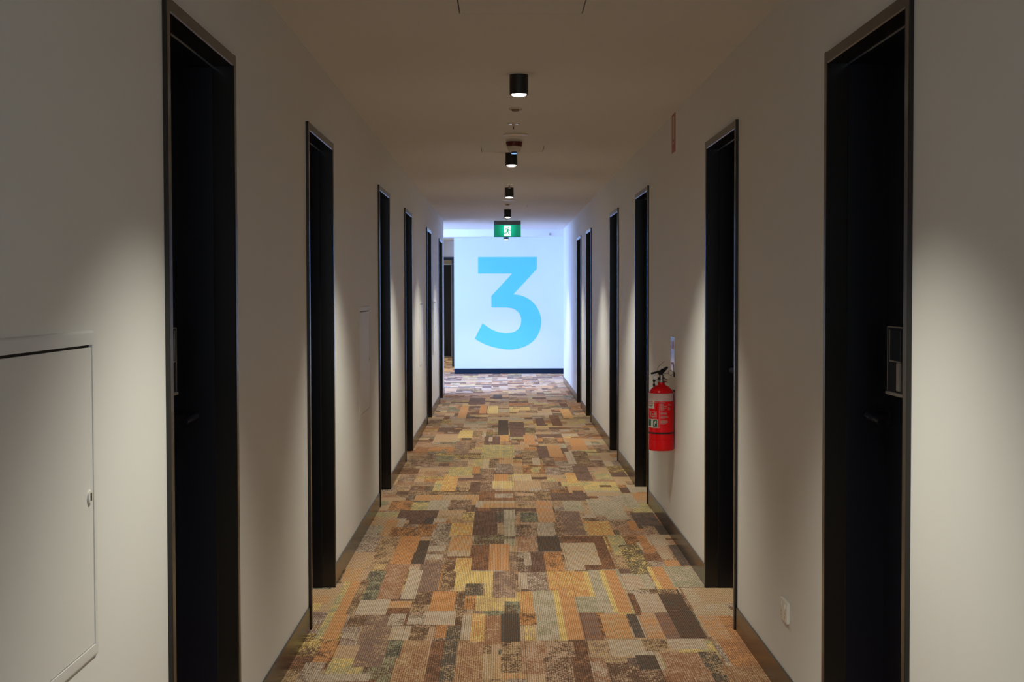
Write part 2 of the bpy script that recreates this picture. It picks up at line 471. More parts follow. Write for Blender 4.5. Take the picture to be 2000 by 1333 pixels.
# ------------------------------------------------------------------ doors
ORD = ['first', 'second', 'third', 'fourth', 'fifth', 'sixth']
def build_door(side):
    """Local frame: x = into the wall for the right side (mirrored for the left), y along the corridor, z up. Children only."""
    s = 1 if side > 0 else -1
    hw, face, proud, stop, step = DOOR_W / 2, 0.035, 0.012, 0.050, 0.004
    deep = 0.165
    parts = []
    def prof_jamb(sg):
        # cross-section in (w, u): w depth (negative = proud of the wall), u distance from door centre
        pts = [(0.002, hw), (-proud + 0.002, hw), (-proud, hw - 0.002), (-proud, hw - face + 0.003), (-proud + 0.003, hw - face),
               (stop, hw - face), (stop + 0.002, hw - face - step), (deep, hw - face - step), (deep, hw - 0.013), (0.002, hw - 0.013)]
        return [(w, sg * u) for w, u in pts]
    def extrude_z(pts, z0, z1, metal_until=6):
        bm = bmesh.new()
        lo = [bm.verts.new((s * w, u, z0)) for w, u in pts]
        hi = [bm.verts.new((s * w, u, z1)) for w, u in pts]
        n = len(pts)
        for k in range(n):
            f = bm.faces.new((lo[k], lo[(k + 1) % n], hi[(k + 1) % n], hi[k]))
            f.material_index = 0 if k < metal_until else 1
        bm.faces.new(lo); bm.faces.new(hi)
        bmesh.ops.recalc_face_normals(bm, faces=bm.faces)
        return bm
    for sg in (-1, 1):
        o = from_bm('jamb', extrude_z(prof_jamb(sg), -0.006, DOOR_H), 'bronze')
        o.data.materials.append(M['jamb'])
        parts.append(o)
    pts = [(0.002, DOOR_H), (-proud + 0.002, DOOR_H), (-proud, DOOR_H - 0.002), (-proud, DOOR_H - face + 0.003), (-proud + 0.003, DOOR_H - face),
           (stop, DOOR_H - face), (stop + 0.002, DOOR_H - face - step), (deep, DOOR_H - face - step), (deep, DOOR_H - 0.013), (0.002, DOOR_H - 0.013)]
    bm = bmesh.new()
    A = [bm.verts.new((s * w, -hw + face, z)) for w, z in pts]
    B = [bm.verts.new((s * w, hw - face, z)) for w, z in pts]
    # mitre the front of the head over the jambs
    for k in (0, 1, 2):
        A[k].co.y = -hw + 0.0006; B[k].co.y = hw - 0.0006
    n = len(pts)
    for k in range(n):
        f = bm.faces.new((A[k], A[(k + 1) % n], B[(k + 1) % n], B[k]))
        f.material_index = 0 if k < 6 else 1
    bm.faces.new(A); bm.faces.new(B)
    bmesh.ops.recalc_face_normals(bm, faces=bm.faces)
    o = from_bm('frame_head', bm, 'bronze')
    o.data.materials.append(M['jamb'])
    parts.append(o)
    lw = hw - face - step
    x0, x1 = deep, deep + 0.04
    leaf = boxobj('door_leaf', (min(s * x0, s * x1), max(s * x0, s * x1), -hw + 0.015, hw - 0.015, 0.0, DOOR_H - 0.016), 'door', bevel=0.001, seg=1)
    parts.append(leaf)
    # card lock: plate, reader window, bottom lip, side strip; lever below
    fx = deep - 0.001
    def b(name, w0, w1, u0, u1, z0, z1, mat, bev=0.0, parent=None):
        return boxobj(name, (min(s * w0, s * w1), max(s * w0, s * w1), u0, u1, z0, z1), mat, parent, bevel=bev, seg=1)
    lk = b('lock', fx - 0.022, fx, 0.125, 0.292, 1.117, 1.303, 'lock', 0.002)
    b('lock_lip', fx - 0.027, fx - 0.001, 0.124, 0.294, 1.108, 1.117, 'lockedge', 0.001, lk)
    b('lock_edge', fx - 0.0232, fx - 0.0205, 0.290, 0.2925, 1.119, 1.302, 'lockedge', 0.0, lk)
    b('lock_edge', fx - 0.0232, fx - 0.0205, 0.126, 0.2925, 1.3015, 1.3045, 'lockedge', 0.0, lk)
    rd = b('reader_window', fx - 0.025, fx - 0.0215, 0.150, 0.258, 1.207, 1.296, 'lockglass', 0.001, lk)
    b('reader_rim', fx - 0.0262, fx - 0.0235, 0.150, 0.2615, 1.204, 1.2075, 'lockedge', 0.0, lk)
    b('reader_rim', fx - 0.0262, fx - 0.0235, 0.258, 0.2615, 1.207, 1.296, 'lockedge', 0.0, lk)
    b('card_guide', fx - 0.028, fx - 0.0215, 0.150, 0.180, 1.124, 1.203, 'lockedge', 0.001, lk)
    parts.append(lk)
    bm = bmesh.new()
    tube(bm, [(s * fx, 0.335, 1.04), (s * (fx - 0.060), 0.335, 1.04)], 0.012, 12)
    tube(bm, [(s * (fx - 0.062), 0.350, 1.04), (s * (fx - 0.066), 0.32, 1.04), (s * (fx - 0.066), 0.25, 1.038), (s * (fx - 0.064), 0.215, 1.034)], [0.0125, 0.0125, 0.010, 0.007], 12)
    lv = from_bm('lever_handle', bm, 'jamb', smooth=True)
    bm = bmesh.new()
    tube(bm, [(s * (fx + 0.0005), 0.335, 1.04), (s * (fx - 0.008), 0.335, 1.04)], 0.026, 20)
    from_bm('rose', bm, 'jamb', lv, smooth=True)
    parts.append(lv)
    return parts
n = 0
for side, doors, x in ((-1, LEFT_DOORS, XL), (1, RIGHT_DOORS, XR)):
    proto = build_door(side)
    for k, c in enumerate(doors):
        n += 1
        word = 'left' if side < 0 else 'right'
        root = tag(empty(f'door_{n}', (x, c, 0)), f'{ORD[k]} black recessed door from the camera in the {word} wall, bronze frame', 'door', kind='structure')
        for p in proto:
            if k == 0:
                p.parent = root
            else:
                copy_tree(p, root)

# cased doorway and far door of the back passage
cz = tag(empty('door_13', (-1.3975, 27.42, 0)), 'dark cased doorway in the passage left of the end wall', 'doorway', kind='structure')
for sg in (-1, 1):
    bm = bmesh.new(); a, b2 = sorted((sg * 0.4525, sg * 0.4825)); box(bm, a, b2, -0.015, 0.0, 0, 2.11, bevel=0.002, seg=1)
    a, b2 = sorted((sg * 0.4365, sg * 0.4525)); box(bm, a, b2, -0.015, 0.155, 0, 2.07, bevel=0.002, seg=1)
    from_bm('jamb', bm, 'bronze', cz)
bm = bmesh.new(); box(bm, -0.4525, 0.4525, -0.015, 0.0, 2.07, 2.11, bevel=0.002, seg=1); box(bm, -0.4365, 0.4365, -0.015, 0.155, 2.054, 2.07, bevel=0.002, seg=1)
from_bm('frame_head', bm, 'jamb', cz)
boxobj('threshold_strip', (-0.4365, 0.4365, -0.01, 0.02, 0.0, 0.004), 'steel', cz)
fd = tag(empty('door_14', (-1.5425, 31.95, 0)), 'black door closing the far end of the back passage', 'door', kind='structure')
boxobj('door_leaf', (-0.4075, 0.4075, 0.02, 0.06, 0.004, 2.055), 'door', fd, bevel=0.001, seg=1)
bm = bmesh.new(); tube(bm, [(-0.33, 0.02, 1.04), (-0.33, -0.03, 1.04), (-0.22, -0.03, 1.04)], 0.010, 10)
from_bm('lever_handle', bm, 'steel', fd, smooth=True)
# ------------------------------------------------------------------ carpet planks (parts of the floor)
PAL = {   # yarn colours (linear albedo)
    'T': (0.570, 0.383, 0.220), 'B': (0.165, 0.092, 0.061), 'O': (0.640, 0.316, 0.136), 'Y': (0.750, 0.541, 0.215),
    'G': (0.380, 0.342, 0.215), 'L': (0.580, 0.459, 0.350), 'S': (0.125, 0.100, 0.081), 'M': (0.260, 0.163, 0.130),
    'R': (0.380, 0.184, 0.102), 'P': (0.560, 0.372, 0.249),
}
FLECK = {'T': 'BPLR', 'B': 'MTR', 'O': 'RTB', 'Y': 'BGT', 'G': 'SBYL', 'L': 'TBM', 'S': 'TM', 'M': 'BTL', 'R': 'OTB', 'P': 'RTB'}
PW, PLEN, PX0, PY0 = 0.25, 0.96, -0.91, 2.39
TRACED = [  # woven patches that can be read in the photograph: x0, x1, y0, y1, yarn, wear, fleck
    (-0.434, -0.294, 12.42, 13.51, 'M', 0.35, 'T'), (-0.296, -0.246, 12.85, 13.56, 'B', 0.35, 'T'), (-0.429, -0.293, 13.8, 14.55, 'Y', 0.25, 'L'),
    (-0.29, -0.197, 13.89, 14.5, 'B', 0.55, 'T'), (-0.169, -0.02, 13.24, 13.93, 'B', 0.45, 'M'), (-0.02, 0.07, 13.46, 14.03, 'O', 0.25, 'Y'),
    (-0.129, -0.091, 13.46, 13.88, 'L', 0.2, 'T'), (-0.041, 0.068, 14.08, 15.75, 'S', 0.4, 'B'), (0.077, 0.233, 13.88, 15.5, 'M', 0.45, 'B'),
    (0.208, 0.311, 13.23, 14.07, 'O', 0.3, 'P'), (0.39, 0.529, 13.22, 13.77, 'B', 0.45, 'T'), (0.634, 0.777, 12.71, 13.62, 'O', 0.2, 'P'),
    (0.549, 0.623, 11.66, 12.55, 'L', 0.2, 'P'), (0.615, 0.738, 11.66, 12.62, 'B', 0.4, 'T'), (0.401, 0.53, 12.17, 13.13, 'O', 0.4, 'T'),
    (0.315, 0.409, 12.13, 13.05, 'M', 0.45, 'B'), (0.17, 0.317, 11.6, 12.72, 'B', 0.5, 'T'), (-0.114, -0.026, 11.41, 12.03, 'B', 0.4, 'T'),
    (-0.049, 0.08, 11.09, 11.67, 'M', 0.4, 'L'), (-0.178, -0.106, 11.41, 12.03, 'L', 0.35, 'Y'), (-0.235, -0.173, 11.06, 11.51, 'O', 0.2, 'R'),
    (-0.062, 0.043, 10.61, 11.02, 'O', 0.2, 'T'), (-0.158, -0.059, 10.07, 11.34, 'B', 0.45, 'P'), (-0.074, 0.07, 10.18, 10.61, 'Y', 0.4, 'L'),
    (0.08, 0.222, 10.61, 11.02, 'Y', 0.55, 'L'), (-0.243, -0.165, 10.06, 10.56, 'B', 0.35, 'M'), (-0.309, -0.23, 10.13, 10.56, 'B', 0.6, 'T'),
    (-0.422, -0.285, 11.48, 11.89, 'M', 0.45, 'T'), (-0.441, -0.335, 10.06, 11.03, 'O', 0.45, 'Y'), (-0.498, -0.441, 10.07, 10.62, 'G', 0.5, 'Y'),
    (-0.181, 0.109, 12.11, 13.15, 'Y', 0.55, 'G'), (-0.27, -0.188, 16.62, 17.89, 'O', 0.2, 'R'), (-0.508, -0.407, 16.03, 17.58, 'O', 0.35, 'T'),
    (-0.176, -0.048, 16.62, 17.73, 'Y', 0.25, 'L'), (-0.431, -0.222, 17.98, 19.1, 'M', 0.4, 'B'), (-0.12, -0.001, 18.91, 19.75, 'S', 0.3, 'M'),
    (0.728, 0.826, 17.54, 18.18, 'B', 0.35, 'R'), (0.369, 0.464, 15.03, 16.0, 'M', 0.4, 'B'), (0.538, 0.644, 15.02, 16.39, 'B', 0.5, 'R'),
    (0.697, 0.809, 15.99, 17.23, 'O', 0.35, 'Y'), (0.566, 0.685, 10.6, 11.52, 'M', 0.35, 'B'), (0.283, 0.412, 10.12, 10.55, 'M', 0.45, 'T'),
    (0.486, 0.567, 10.49, 11.07, 'O', 0.45, 'Y'), (-0.237, -0.156, 11.51, 12.03, 'Y', 0.5, 'G'), (-0.417, -0.232, 10.91, 11.48, 'Y', 0.5, 'G'),
    (0.252, 0.317, 11.6, 12.09, 'L', 0.3, 'P'), (-0.232, -0.169, 5.09, 5.96, 'S', 0.3, 'T'), (-0.174, -0.132, 5.71, 6.15, 'L', 0.35, 'T'),
    (-0.179, -0.073, 5.09, 5.7, 'T', 0.55, 'R'), (-0.285, -0.232, 5.09, 5.68, 'B', 0.45, 'R'), (-0.399, -0.292, 5.41, 5.71, 'T', 0.5, 'R'),
    (-0.413, -0.285, 5.09, 5.41, 'T', 0.5, 'R'), (-0.483, -0.398, 5.44, 5.71, 'G', 0.55, 'S'), (-0.568, -0.457, 5.3, 5.69, 'M', 0.3, 'T'),
    (-0.588, -0.466, 5.69, 6.17, 'M', 0.3, 'T'), (-0.463, -0.377, 5.72, 5.96, 'L', 0.3, 'T'), (-0.382, -0.307, 5.71, 5.94, 'T', 0.6, 'B'),
    (-0.726, -0.653, 5.37, 5.71, 'O', 0.4, 'B'), (-0.748, -0.671, 5.1, 5.37, 'M', 0.6, 'L'), (-0.671, -0.485, 5.1, 5.21, 'L', 0.25, 'M'),
    (-0.343, -0.2, 5.98, 6.24, 'L', 0.3, 'P'), (-0.41, -0.335, 5.99, 6.16, 'B', 0.7, 'L'), (-0.489, -0.42, 5.97, 6.19, 'L', 0.35, 'B'),
    (-0.657, -0.512, 6.17, 6.49, 'L', 0.25, 'T'), (-0.326, -0.215, 6.24, 6.66, 'O', 0.15, 'R'), (-0.203, -0.172, 5.96, 6.64, 'B', 0.35, 'T'),
    (-0.174, -0.118, 6.27, 6.56, 'O', 0.35, 'B'), (-0.175, -0.09, 6.56, 6.83, 'S', 0.25, 'T'), (-0.121, 0.009, 6.24, 6.56, 'Y', 0.5, 'T'),
    (-0.247, -0.178, 6.66, 7.03, 'Y', 0.35, 'T'), (-0.253, -0.047, 6.83, 7.14, 'Y', 0.2, 'T'), (-0.083, 0.009, 6.56, 6.83, 'Y', 0.4, 'P'),
    (-0.045, 0.064, 6.51, 7.13, 'P', 0.6, 'M'), (0.08, 0.151, 6.21, 6.65, 'O', 0.25, 'Y'), (0.144, 0.151, 6.2, 6.65, 'Y', 0.2, 'O'),
    (0.138, 0.207, 5.7, 6.65, 'G', 0.6, 'L'), (0.207, 0.236, 5.7, 6.65, 'Y', 0.15, 'T'), (0.076, 0.145, 5.96, 6.2, 'O', 0.45, 'B'),
    (-0.007, 0.073, 5.68, 6.18, 'S', 0.35, 'B'), (-0.007, 0.072, 5.21, 5.68, 'B', 0.5, 'T'), (-0.075, -0.007, 5.63, 6.15, 'T', 0.7, 'R'),
    (-0.128, -0.075, 5.68, 6.18, 'Y', 0.5, 'O'), (0.072, 0.169, 5.19, 5.7, 'P', 0.45, 'R'), (0.178, 0.235, 5.47, 5.7, 'B', 0.65, 'P'),
    (-0.427, -0.299, 6.66, 7.46, 'M', 0.18, 'T'), (-0.296, -0.23, 6.68, 7.46, 'B', 0.4, 'T'), (-0.307, -0.295, 6.68, 7.46, 'O', 0.3, 'B'),
    (-0.47, -0.402, 6.49, 7.18, 'L', 0.15, 'T'), (-0.602, -0.477, 6.49, 7.34, 'P', 0.6, 'R'), (-0.668, -0.58, 6.47, 7.15, 'S', 0.45, 'G'),
    (-0.735, -0.669, 5.73, 6.89, 'O', 0.22, 'T'), (-0.766, -0.735, 5.74, 6.89, 'Y', 0.5, 'G'), (-0.687, -0.648, 6.19, 6.93, 'B', 0.45, 'T'),
    (-0.585, -0.47, 7.34, 8.19, 'O', 0.25, 'R'), (-0.432, -0.294, 7.34, 8.04, 'M', 0.4, 'T'), (-0.437, -0.312, 7.7, 7.88, 'L', 0.15, 'M'),
    (-0.423, -0.319, 7.46, 7.61, 'L', 0.1, 'M'), (-0.474, -0.413, 7.34, 8.04, 'S', 0.4, 'B'), (-0.684, -0.585, 7.34, 8.2, 'B', 0.6, 'T'),
    (-0.807, -0.699, 7.68, 8.15, 'M', 0.55, 'L'), (-0.801, -0.68, 7.23, 7.68, 'T', 0.4, 'P'), (-0.793, -0.707, 6.89, 7.23, 'O', 0.5, 'T'),
    (-0.293, -0.173, 7.72, 8.19, 'O', 0.5, 'T'), (-0.308, -0.175, 8.21, 8.66, 'Y', 0.5, 'O'), (-0.175, -0.03, 8.21, 9.13, 'B', 0.35, 'M'),
    (-0.03, 0.013, 8.23, 8.66, 'T', 0.35, 'B'), (-0.036, 0.014, 8.71, 9.13, 'S', 0.2, 'T'), (0.008, 0.081, 8.18, 9.19, 'L', 0.4, 'G'),
    (0.113, 0.226, 8.68, 9.06, 'G', 0.6, 'S'), (0.089, 0.207, 8.15, 8.6, 'P', 0.55, 'B'), (0.076, 0.187, 7.69, 8.15, 'P', 0.5, 'R'),
    (0.199, 0.323, 7.68, 8.18, 'S', 0.4, 'B'), (0.208, 0.319, 8.18, 8.65, 'B', 0.7, 'L'), (-0.168, -0.071, 7.16, 7.89, 'B', 0.5, 'R'),
    (-0.242, -0.164, 7.14, 7.5, 'Y', 0.45, 'O'), (-0.071, 0.04, 7.16, 7.92, 'O', 0.35, 'P'), (0.037, 0.078, 7.15, 7.67, 'M', 0.4, 'T'),
    (0.077, 0.129, 7.13, 7.66, 'B', 0.35, 'L'), (0.113, 0.155, 7.29, 7.64, 'L', 0.25, 'M'), (0.151, 0.221, 7.11, 7.66, 'B', 0.45, 'M'),
    (0.121, 0.225, 6.67, 7.11, 'M', 0.45, 'L'), (0.079, 0.121, 6.7, 7.1, 'L', 0.3, 'P'), (0.232, 0.315, 7.33, 7.66, 'O', 0.3, 'B'),
    (0.224, 0.285, 6.63, 7.21, 'O', 0.35, 'B'), (-0.395, -0.304, 7.9, 8.64, 'B', 0.55, 'L'), (-0.43, -0.347, 8.68, 8.84, 'L', 0.08, 'T'),
    (-0.477, -0.424, 8.58, 8.87, 'S', 0.3, 'B'), (-0.573, -0.479, 8.61, 9.14, 'B', 0.4, 'M'), (-0.507, -0.409, 8.19, 8.61, 'O', 0.45, 'B'),
    (-0.659, -0.597, 8.45, 8.84, 'L', 0.25, 'T'), (-0.711, -0.639, 8.2, 8.79, 'O', 0.45, 'T'), (-0.656, -0.515, 8.19, 8.5, 'B', 0.5, 'O'),
    (-0.743, -0.6, 9.18, 9.6, 'O', 0.45, 'B'), (-0.595, -0.49, 9.17, 9.53, 'Y', 0.5, 'G'), (-0.49, -0.357, 9.17, 9.63, 'L', 0.3, 'G'),
    (-0.348, -0.205, 9.17, 9.63, 'B', 0.45, 'P'), (-0.169, -0.13, 9.29, 9.55, 'L', 0.1, 'T'), (0.326, 0.412, 5.7, 6.19, 'M', 0.4, 'R'),
    (0.423, 0.534, 5.73, 6.17, 'O', 0.4, 'T'), (0.424, 0.558, 5.44, 5.71, 'L', 0.3, 'T'), (0.541, 0.583, 5.74, 6.17, 'S', 0.35, 'M'),
    (0.589, 0.682, 5.72, 6.2, 'P', 0.45, 'O'), (0.729, 0.833, 5.72, 6.69, 'B', 0.4, 'S'), (0.667, 0.729, 5.72, 6.19, 'M', 0.45, 'R'),
    (0.691, 0.821, 6.58, 6.69, 'B', 0.4, 'T'), (0.665, 0.812, 5.55, 5.72, 'L', 0.2, 'P'), (0.564, 0.659, 5.51, 5.71, 'B', 0.6, 'T'),
    (0.767, 0.833, 5.08, 5.51, 'S', 0.35, 'T'), (0.614, 0.767, 5.08, 5.5, 'P', 0.6, 'R'), (0.56, 0.606, 5.24, 5.52, 'L', 0.35, 'T'),
    (0.513, 0.59, 5.25, 5.46, 'S', 0.4, 'B'), (0.264, 0.33, 5.08, 5.7, 'B', 0.3, 'R'), (0.169, 0.283, 5.44, 5.68, 'B', 0.65, 'P'),
    (0.158, 0.264, 5.08, 5.44, 'P', 0.5, 'B'), (0.333, 0.391, 5.08, 5.44, 'L', 0.5, 'R'), (0.16, 0.237, 5.71, 6.67, 'G', 0.6, 'L'),
    (0.237, 0.264, 5.71, 6.67, 'Y', 0.15, 'O'), (0.264, 0.335, 5.71, 6.67, 'O', 0.2, 'P'), (0.329, 0.432, 6.2, 6.53, 'L', 0.6, 'G'),
    (0.302, 0.425, 6.54, 7.13, 'O', 0.35, 'Y'), (0.408, 0.431, 6.53, 7.13, 'Y', 0.2, 'O'), (0.429, 0.49, 6.2, 7.16, 'G', 0.6, 'L'),
    (0.49, 0.513, 6.2, 7.16, 'Y', 0.15, 'G'), (0.513, 0.571, 6.2, 7.16, 'O', 0.22, 'P'), (0.222, 0.315, 7.13, 7.66, 'O', 0.35, 'B'),
    (0.223, 0.324, 6.7, 7.13, 'O', 0.35, 'Y'), (0.336, 0.578, 7.18, 8.17, 'B', 0.4, 'R'), (0.334, 0.516, 7.3, 7.95, 'L', 0.45, 'T'),
    (0.33, 0.423, 7.15, 7.3, 'L', 0.4, 'P'), (0.371, 0.49, 8.2, 9.12, 'M', 0.22, 'T'), (0.503, 0.652, 8.2, 8.7, 'O', 0.45, 'Y'),
    (0.602, 0.693, 7.57, 8.19, 'Y', 0.6, 'G'), (0.645, 0.762, 7.05, 7.88, 'Y', 0.6, 'S'), (0.592, 0.724, 6.7, 7.05, 'G', 0.65, 'L'),
    (0.582, 0.679, 6.7, 7.01, 'L', 0.45, 'P'), (0.759, 0.829, 6.69, 7.24, 'O', 0.2, 'P'), (0.738, 0.759, 6.69, 7.24, 'Y', 0.2, 'O'),
    (0.762, 0.836, 8.37, 8.7, 'O', 0.25, 'R'), (0.815, 0.963, 8.42, 9.05, 'M', 0.55, 'S'), (0.837, 0.914, 8.22, 8.53, 'P', 0.4, 'B'),
    (0.914, 0.978, 8.21, 8.53, 'S', 0.3, 'B'), (0.825, 0.931, 7.85, 8.19, 'L', 0.4, 'P'), (0.836, 0.905, 7.44, 7.85, 'P', 0.4, 'L'),
    (0.772, 0.823, 7.61, 8.17, 'O', 0.5, 'R'), (0.754, 0.839, 7.4, 7.61, 'B', 0.5, 'R'), (0.92, 0.984, 7.27, 7.87, 'M', 0.55, 'S'),
    (0.838, 0.925, 7.26, 7.42, 'O', 0.25, 'P'), (0.819, 0.966, 6.73, 7.25, 'L', 0.5, 'G'), (0.847, 1.008, 6.16, 6.72, 'L', 0.5, 'T'),
    (0.909, 1.101, 6.37, 6.72, 'T', 0.35, 'P'), (0.866, 0.993, 5.29, 6.13, 'O', 0.5, 'R'), (0.851, 0.935, 5.71, 6.13, 'O', 0.5, 'P'),
    (0.82, 0.995, 5.07, 5.29, 'T', 0.5, 'R'), (0.583, 0.608, 6.14, 6.6, 'B', 0.4, 'R'), (0.614, 0.725, 6.2, 6.59, 'L', 0.45, 'P'),
    (0.403, 0.531, 9.12, 9.57, 'G', 0.55, 'L'), (0.567, 0.669, 8.93, 9.64, 'G', 0.65, 'L'), (0.656, 0.787, 8.76, 9.57, 'L', 0.4, 'G'),
    (0.816, 0.908, 9.24, 9.92, 'L', 0.45, 'G'), (0.314, 0.374, 8.18, 9.12, 'B', 0.45, 'P'), (0.221, 0.329, 8.68, 9.58, 'P', 0.5, 'O'),
]
rng = random.Random(11)
def patches_for(x0, x1, y0, y1):
    """Woven patches of one plank: random blocks, then the ones the photograph lets one read."""
    out = []
    y = y0
    while y < y1 - 1e-6:
        ln = rng.choice([0.14, 0.2, 0.28, 0.36, 0.48])
        ye = min(y1, y + ln)
        if y1 - ye < 0.06: ye = y1
        k = rng.random()
        def col():
            return rng.choice('TTTTPPPPPBBBMMMMOOYYLLGG')
        if k < 0.40:
            out.append((x0, x1, y, ye, col(), rng.uniform(0.35, 0.7)))
        else:
            s = x0 + rng.uniform(0.25, 0.75) * (x1 - x0)
            out.append((x0, s, y, ye, col(), rng.uniform(0.35, 0.7)))
            out.append((s, x1, y, ye, col(), rng.uniform(0.35, 0.7)))
        y = ye
    for _ in range(rng.choice([1, 1, 2])):
        w, l = rng.uniform(0.04, 0.14), rng.uniform(0.05, 0.26)
        a, b = rng.uniform(x0, x1 - w), rng.uniform(y0, y1 - l)
        out.append((a, a + w, b, b + l, rng.choice('TBMOYLPSBG'), rng.uniform(0.25, 0.65)))
    for t in TRACED:
        if t[0] < x1 and t[1] > x0 and t[2] < y1 and t[3] > y0:
            out.append((max(t[0], x0), min(t[1], x1), max(t[2], y0), min(t[3], y1), *t[4:]))
    return [p if len(p) > 6 else (*p, rng.choice(FLECK[p[4]])) for p in out]

def plank(x0, x1, y0, y1, into=None):
    ps = patches_for(x0, x1, y0, y1)
    g = 0.0006
    xs = sorted({round(v, 4) for p in ps for v in (p[0], p[1])} | {x0, x1})
    ys = sorted({round(v, 4) for p in ps for v in (p[2], p[3])} | {y0, y1})
    def thin(v):
        o = [v[0]]
        for q in v[1:-1]:
            if q - o[-1] > 0.006 and v[-1] - q > 0.006: o.append(q)
        return o + [v[-1]]
    xs, ys = thin(xs), thin(ys)
    cx, cy = ((x0 + x1) / 2, (y0 + y1) / 2) if into is None else (0.0, 0.0)
    lift = rng.uniform(-0.0003, 0.0003)
    X = [x0 + g] + xs[1:-1] + [x1 - g]
    Y = [y0 + g] + ys[1:-1] + [y1 - g]
    bm = into if into is not None else bmesh.new()
    la = bm.loops.layers.float_color.get('yarn') or bm.loops.layers.float_color.new('yarn')
    lb = bm.loops.layers.float_color.get('fleck') or bm.loops.layers.float_color.new('fleck')
    lc = bm.faces.layers.float.get('wear') or bm.faces.layers.float.new('wear')
    V = [[bm.verts.new((a - cx, b - cy, lift)) for b in Y] for a in X]
    def paint(f, p):
        ca, cb = PAL[p[4]], PAL[p[6]]
        f[lc] = p[5]
        for lp in f.loops:
            lp[la] = (*ca, 1); lp[lb] = (*cb, 1)
    for i in range(len(X) - 1):
        for j in range(len(Y) - 1):
            mx_, my_ = (X[i] + X[i + 1]) / 2, (Y[j] + Y[j + 1]) / 2
            hit = ps[0]
            for p in ps:
                if p[0] <= mx_ <= p[1] and p[2] <= my_ <= p[3]: hit = p
            paint(bm.faces.new((V[i][j], V[i + 1][j], V[i + 1][j + 1], V[i][j + 1])), hit)
    lo = [bm.verts.new((a - cx, b - cy, -0.0058)) for a, b in ((X[0], Y[0]), (X[-1], Y[0]), (X[-1], Y[-1]), (X[0], Y[-1]))]
    hi = [V[0][0], V[-1][0], V[-1][-1], V[0][-1]]
    for k in range(4):
        paint(bm.faces.new((lo[k], lo[(k + 1) % 4], hi[(k + 1) % 4], hi[k])), ps[0])
    if into is not None:
        return None
    o = from_bm('carpet_plank', bm, 'carpet', floor)
    o.location = (cx, cy, 0)
    return o

def planks(c0, c1, ymin, ymax, xmin=None, xmax=None, into=None):
    for c in range(c0, c1):
        x0, x1 = PX0 + c * PW, PX0 + (c + 1) * PW
        if xmin is not None: x0 = max(x0, xmin)
        if xmax is not None: x1 = min(x1, xmax)
        off = PLEN / 2 if c % 2 else 0.0
        k = math.floor((ymin - PY0 - off) / PLEN)
        while True:
            y0 = PY0 + off + k * PLEN
            y1 = min(y0 + PLEN, ymax)
            k += 1
            if y0 >= ymax - 0.02: break
            if y1 <= ymin + 0.02: continue
            plank(x0, x1, max(y0, ymin), y1, into)
planks(0, 9, 2.8, 24.92, xmin=-0.99)
planks(-1, 0, 2.8, 19.0, xmin=-0.99)
planks(-2, 0, 19.86, 25.25)
far = bmesh.new()          # the planks round the corner of the lobby and in the back passage, past the 300 that show largest
for _l in ('yarn', 'fleck'):
    far.loops.layers.float_color.new(_l)
far.faces.layers.float.new('wear')
planks(-17, -2, 19.86, 25.25, xmin=-4.98, into=far)
planks(-5, 1, 25.25, 31.9, xmin=-2.0, xmax=-0.79, into=far)
planks(7, 15, 22.48, 24.9, xmin=1.34, xmax=2.58, into=far)
tag(from_bm('carpet_planks', far, 'carpet', floor), kind='stuff')
# ------------------------------------------------------------------ downlights
def build_downlight():
    root = empty('downlight', (0, 0, H))
    bm = bmesh.new()
    lathe(bm, [(0.0, 0.0), (0.0433, 0.0), (0.0433, -0.090), (0.0425, -0.092), (0.0365, -0.092), (0.036, -0.090), (0.0355, -0.087), (0.0, -0.087)], 40, cap=False)
    from_bm('housing', bm, 'can', root, smooth=True)
    bm = bmesh.new()
    lathe(bm, [(0.0352, -0.0875), (0.0352, -0.0905), (0.031, -0.0955), (0.022, -0.0985), (0.011, -0.1), (0.0, -0.1005)], 32, cap=False)
    from_bm('lens', bm, 'lens', root, smooth=True)
    sp = bpy.data.lights.new('downlight_beam', 'SPOT')
    sp.energy = LAMP_WATTS
    sp.color = LAMP_COLOR
    sp.spot_size = math.radians(SPOT_DEG)
    sp.spot_blend = SPOT_BLEND
    sp.shadow_soft_size = 0.03
    so = bpy.data.objects.new('downlight_beam', sp)
    COL.objects.link(so)
    so.parent = root
    so.location = (0, 0, -0.112)
    return root
proto = build_downlight()
DL = [(0.075, -0.2, 'black cylinder ceiling downlight behind the camera'),
      (0.075, 3.22, 'black cylinder ceiling downlight over the first pair of doors'),
      (0.082, 6.66, 'black cylinder downlight, largest in view, top centre of the photo'),
      (0.072, 10.33, 'black cylinder downlight just behind the red collared smoke detector'),
      (0.073, 13.7, 'black cylinder downlight third from the top in the ceiling row'),
      (0.073, 17.25, 'black cylinder downlight just above the green exit sign'),
      (0.073, 20.85, 'black cylinder downlight hidden behind the green exit sign'),
      (0.073, 23.5, 'small black downlight showing just under the green exit sign'),
      (-1.40, 26.3, 'black downlight in the back passage before the cased doorway'),
      (-1.40, 29.6, 'black downlight in the back passage beyond the cased doorway')]
for k, (x, y, lab) in enumerate(DL):
    o = proto if k == 0 else copy_tree(proto)
    o.location = (x, y, H if not 22.6 < y < 25.2 else 2.39)
    tag(o, lab, 'downlight', 'black downlights along the ceiling')

